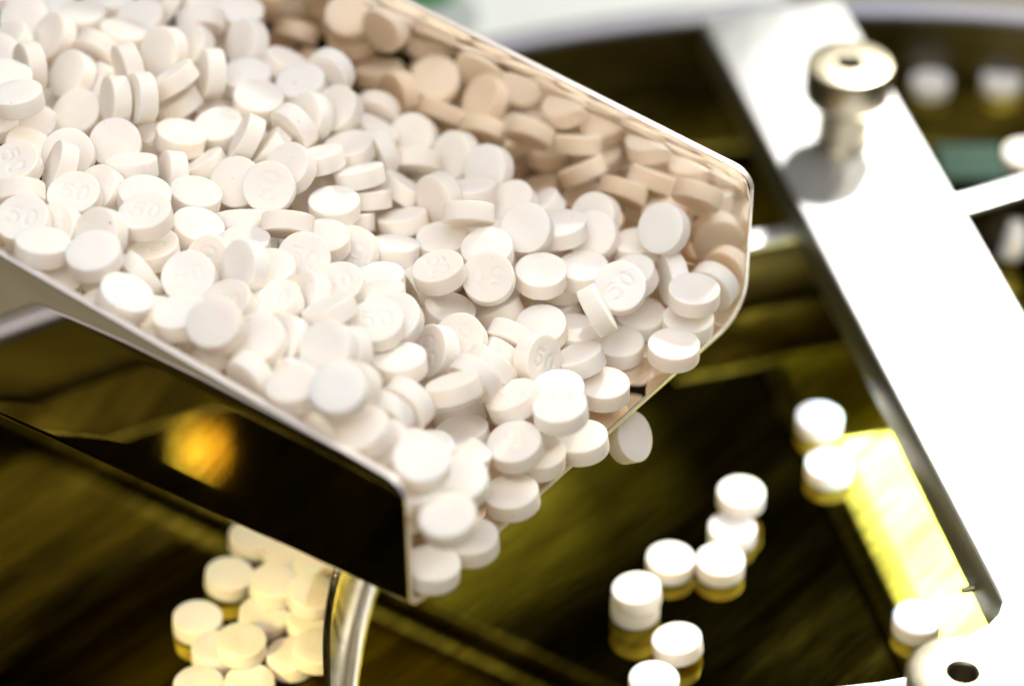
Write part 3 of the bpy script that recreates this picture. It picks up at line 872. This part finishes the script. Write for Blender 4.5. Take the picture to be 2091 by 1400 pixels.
(-39.95,-5.4,22.88,0.502,-0.024,-0.055,-0.863,0,0),
(-35.78,-12.03,23.14,0.999,0.022,0.001,0.043,0,0),
(-28.56,1.37,18.65,0.200,0.008,-0.026,0.979,0,0),
(-27.37,9.32,19.3,0.966,-0.011,0.002,0.257,0,0),
(-77.7,-9.26,29.35,0.032,0.457,0.203,0.865,0,0),
(-65.96,-18.31,27.54,0.931,0.082,0.207,-0.290,0,0),
(-43.74,-29.1,20.67,0.826,-0.128,-0.406,0.371,0,0),
(-59.66,-22.37,23.21,0.477,-0.654,0.188,0.556,0,0),
(-69.86,-8.69,24.4,0.184,0.134,-0.073,0.971,0,0),
(-51.74,-21.21,20.04,0.030,0.213,0.053,0.975,0,0),
(-12.4,-51.03,20.06,0.402,0.041,0.111,-0.908,0,0),
(-37.57,-28.64,19.01,0.962,-0.146,0.230,0.013,0,0),
(-27.33,-44.8,19.07,0.748,0.591,0.027,-0.301,0,0),
(-66.94,-16.17,24.16,0.892,0.069,-0.000,0.447,0,0),
(-0.11,-19.15,3.44,0.457,0.000,0.000,0.889,0,0),
(-2.98,6.6,8.23,0.466,0.005,-0.093,-0.880,0,0),
(-26.27,-18.4,16.18,0.033,0.070,0.036,0.996,0,0),
(-80.48,19.51,28.47,0.093,-0.117,0.095,-0.984,0,0),
(7.86,5.86,7.15,0.594,0.000,0.000,-0.804,0,0),
(-16.42,-48.87,7.84,0.975,-0.213,-0.044,0.053,0,0),
(-38.09,35.31,19.53,0.998,0.000,-0.000,0.067,0,0),
(-43.1,52.14,17.17,0.843,0.131,-0.342,0.395,0,0),
(-47.77,35.49,18.67,0.969,0.083,0.149,0.181,0,0),
(-73.4,3.2,24.31,0.119,-0.003,-0.049,0.992,0,0),
(-42.41,27.9,17.94,0.438,0.128,-0.061,-0.888,0,0),
(-31.26,32.55,16.47,0.969,0.092,-0.093,-0.211,0,0),
(13.09,13.3,4,0.653,0.000,0.000,0.757,0,0),
(-57.15,39.4,21.08,0.080,0.198,-0.157,0.964,0,0),
(-45.91,15.96,17.88,0.842,-0.137,-0.121,0.508,0,0),
(-37.46,44.32,16.42,0.409,0.000,0.000,-0.912,0,0),
(-50.29,56.13,19.41,0.040,0.000,0.000,-0.999,0,0),
(-11.59,-13.23,5.45,0.205,-0.065,-0.155,-0.964,0,0),
(-11.03,8.13,7.49,0.956,0.000,0.000,-0.292,0,0),
(-47.89,44.07,18.47,0.999,0.000,0.000,-0.036,0,0),
(-31.93,5.22,15.32,0.911,0.000,0.000,-0.412,0,0),
(-1.62,15.43,6.82,0.150,0.011,-0.023,-0.988,0,0),
(-53.03,-7.65,20.54,0.691,0.011,0.126,-0.712,0,0),
(-26.18,24.54,11.95,0.781,0.000,0.000,-0.625,0,0),
(-39.79,3.72,14.51,0.132,0.000,0.000,-0.991,0,0),
(5.17,20.43,4.04,0.049,0.000,-0.000,0.999,0,0),
(-43.12,-28.94,15.18,0.440,0.000,0.000,-0.898,0,0),
(-52.19,-23.16,16.25,0.980,-0.143,0.110,0.089,0,0),
(-30.27,42.19,13.64,0.027,-0.140,-0.006,0.990,0,0),
(-40.04,28.55,14.47,0.977,0.186,-0.105,-0.003,0,0),
(-51.59,37.44,15.78,0.940,0.000,-0.000,-0.340,0,0),
(-7.74,21.41,6,0.002,0.000,0.000,-1.000,0,0),
(-2.67,7.98,3.02,0.840,0.000,0.000,-0.543,0,0),
(-41.66,11.88,15.49,0.449,-0.482,-0.146,0.739,0,0),
(-49.16,-8.72,16.84,0.991,0.000,0.000,0.137,0,0),
(-54.73,25.89,16.43,0.704,0.000,0.000,0.711,0,0),
(-13.97,18.7,8.84,0.297,0.056,-0.030,-0.953,0,0),
(-45.06,42.72,15.53,0.999,0.000,-0.000,0.046,0,0),
(-72.83,34.74,20.65,0.761,0.000,-0.000,0.649,0,0),
(-35.81,11.38,12.17,0.935,0.055,0.134,0.323,0,0),
(-54.84,58.94,16.47,0.971,0.114,0.203,-0.047,0,0),
(-73.33,-2.07,20.84,0.729,0.000,-0.000,0.684,0,0),
(-14.45,-42.05,3.1,0.992,-0.044,0.038,-0.111,0,0),
(-27.49,33.7,12.36,0.160,-0.173,0.060,-0.970,0,0),
(-78.4,43.83,20.79,0.177,0.000,-0.000,0.984,0,0),
(-10.9,26.57,8.64,0.983,-0.179,0.011,0.041,0,0),
(-45.57,33.28,11.55,0.756,-0.006,0.233,-0.612,0,0),
(-45.81,-18.58,13.37,0.958,0.034,0.003,0.284,0,0),
(-59.33,40.21,14.75,0.069,0.012,0.003,0.998,0,0),
(-14.99,15.73,3.95,0.052,-0.161,-0.161,0.972,0,0),
(-32.85,39.57,9.82,0.998,0.003,0.005,0.070,0,0),
(-6.87,17.82,2.97,0.755,0.000,-0.000,-0.656,0,0),
(-20.39,37.22,6.94,0.006,-0.564,-0.252,-0.787,0,0),
(-46.75,55.08,11.91,0.572,0.000,-0.000,-0.820,0,0),
(-39.92,49.59,11.81,0.840,0.423,-0.118,-0.318,0,0),
(-20.44,23.79,7.35,0.986,0.000,0.000,-0.166,0,0),
(-53.58,47.17,14.28,0.888,-0.041,0.010,0.457,0,0),
(-2.17,26.09,2.9,0.388,-0.198,0.025,0.900,0,0),
(-36.38,29.32,10.54,0.383,0.202,-0.171,-0.885,0,0),
(-48.92,16.6,10.77,0.587,-0.518,-0.425,-0.454,0,0),
(-46.67,25.55,9.14,0.706,0.000,0.000,-0.709,0,0),
(-13.25,33.28,4.59,0.983,0.144,-0.112,-0.011,0,0),
(-13.79,25.27,2.52,0.253,0.130,0.062,0.957,0,0),
(-24.96,31.43,5.47,0.950,-0.211,-0.007,0.231,0,0),
(-62.05,7.55,12.18,0.995,0.094,-0.008,0.042,0,0),
(-38.01,19.17,8.57,0.963,-0.178,0.060,-0.195,0,0),
(-69.28,64.51,14.08,0.995,0.050,0.004,-0.084,0,0),
(-55.66,43.63,10.41,0.959,0.000,0.000,0.282,0,0),
(-32,28.11,6.54,0.935,0.045,0.128,-0.328,0,0),
(-44.9,40.58,8.62,0.991,0.000,0.000,-0.137,0,0),
(-46.41,-5.91,-45.05,0.889,-0.029,0.056,-0.453,0,1),
(-43.25,3.69,-45.29,0.227,0.028,0.017,0.973,0,1),
(-37.11,-1.51,-45.06,0.643,0.051,0.038,0.764,0,1),
(-38.63,-10.6,-42.22,0.997,0.019,0.062,0.044,0,1),
(-40.18,-15.07,-45.06,0.529,0.059,0.024,0.847,0,1),
(-31.74,-6.72,-42.87,0.844,0.035,0.052,0.532,0,1),
(-32.03,-14.91,-40.28,0.158,0.064,-0.005,0.985,0,1),
(-32.32,-16.59,-44.94,0.566,-0.045,0.044,-0.822,0,1),
(-49.24,-30.59,-45.22,0.947,0.000,0.000,0.320,0,1),
(-41.27,-30.13,-45.28,0.186,0.000,0.000,0.982,0,1),
(-35.11,-24.15,-45.22,0.999,-0.030,0.029,-0.012,0,1),
(-47.18,-22.81,-45.23,0.579,-0.040,-0.007,-0.814,0,1),
(-50.76,-15.78,-45.29,0.236,0.028,0.014,0.971,0,1),
(-42.93,-23.98,-42.26,0.990,-0.014,0.029,-0.139,0,1),
(-30.8,-25.13,-42.44,0.997,-0.009,0.031,0.063,0,1),
(26.12,-1.64,-45.55,0.970,0.000,0.000,-0.243,0,1),
(20.16,-12.25,-42.28,0.981,-0.009,-0.047,-0.189,0,1),
(20.02,-11.96,-45.55,0.995,0.000,0.000,0.097,0,1),
(26.43,-21.1,-44.95,0.111,0.058,-0.051,-0.991,0,1),
(22.37,-29.32,-45.55,0.844,0.000,0.000,0.536,0,1),
(38.49,11.45,-42.68,1.000,0.000,0.000,0.003,0,1),
(36.82,5.77,-45.55,0.925,0.000,0.000,0.379,0,1),
(34.36,-2.01,-45.55,1.000,0.000,0.000,-0.012,0,1),
(54.39,21.79,-45.55,0.107,0.000,0.000,0.994,0,1),
(53.74,34.2,-45.55,0.833,0.000,0.000,-0.553,0,1),
(65.39,-15.63,-45.55,1.000,0.000,0.000,-0.012,0,1),
(78.55,156.04,-45.55,0.999,0.000,0.000,0.053,0,1),
(91.6,154.17,-45.55,0.978,0.000,0.000,-0.211,0,1),
(99.28,156.89,-45.55,0.117,0.000,0.000,0.993,0,1),
(105.92,152.49,-45.01,0.974,0.000,0.000,-0.226,0,1),
(99.96,140.5,-45.55,1.000,0.000,0.000,-0.013,0,1),
(100.98,114.24,-45.55,0.823,0.000,0.000,-0.569,0,1),
(94.01,83.72,-42.79,0.300,-0.564,-0.284,0.715,0,1),
(85.35,139.61,-45.55,0.991,0.000,0.000,0.136,0,1),
(17.91,-14.39,-7,0.202,0.459,-0.139,0.854,0,2),
]
for k, (x, y, z, qw, qx, qy, qz, stp, grp) in enumerate(TABS):
    o = bpy.data.objects.new('tablet', TM[stp]); COL.objects.link(o)
    o.location = V((x, y, z)) * S
    o.rotation_mode = 'QUATERNION'; o.rotation_quaternion = Quaternion((qw, qx, qy, qz)).normalized()
    tag(o, LABELS[k], 'tablet', GROUPS[grp])
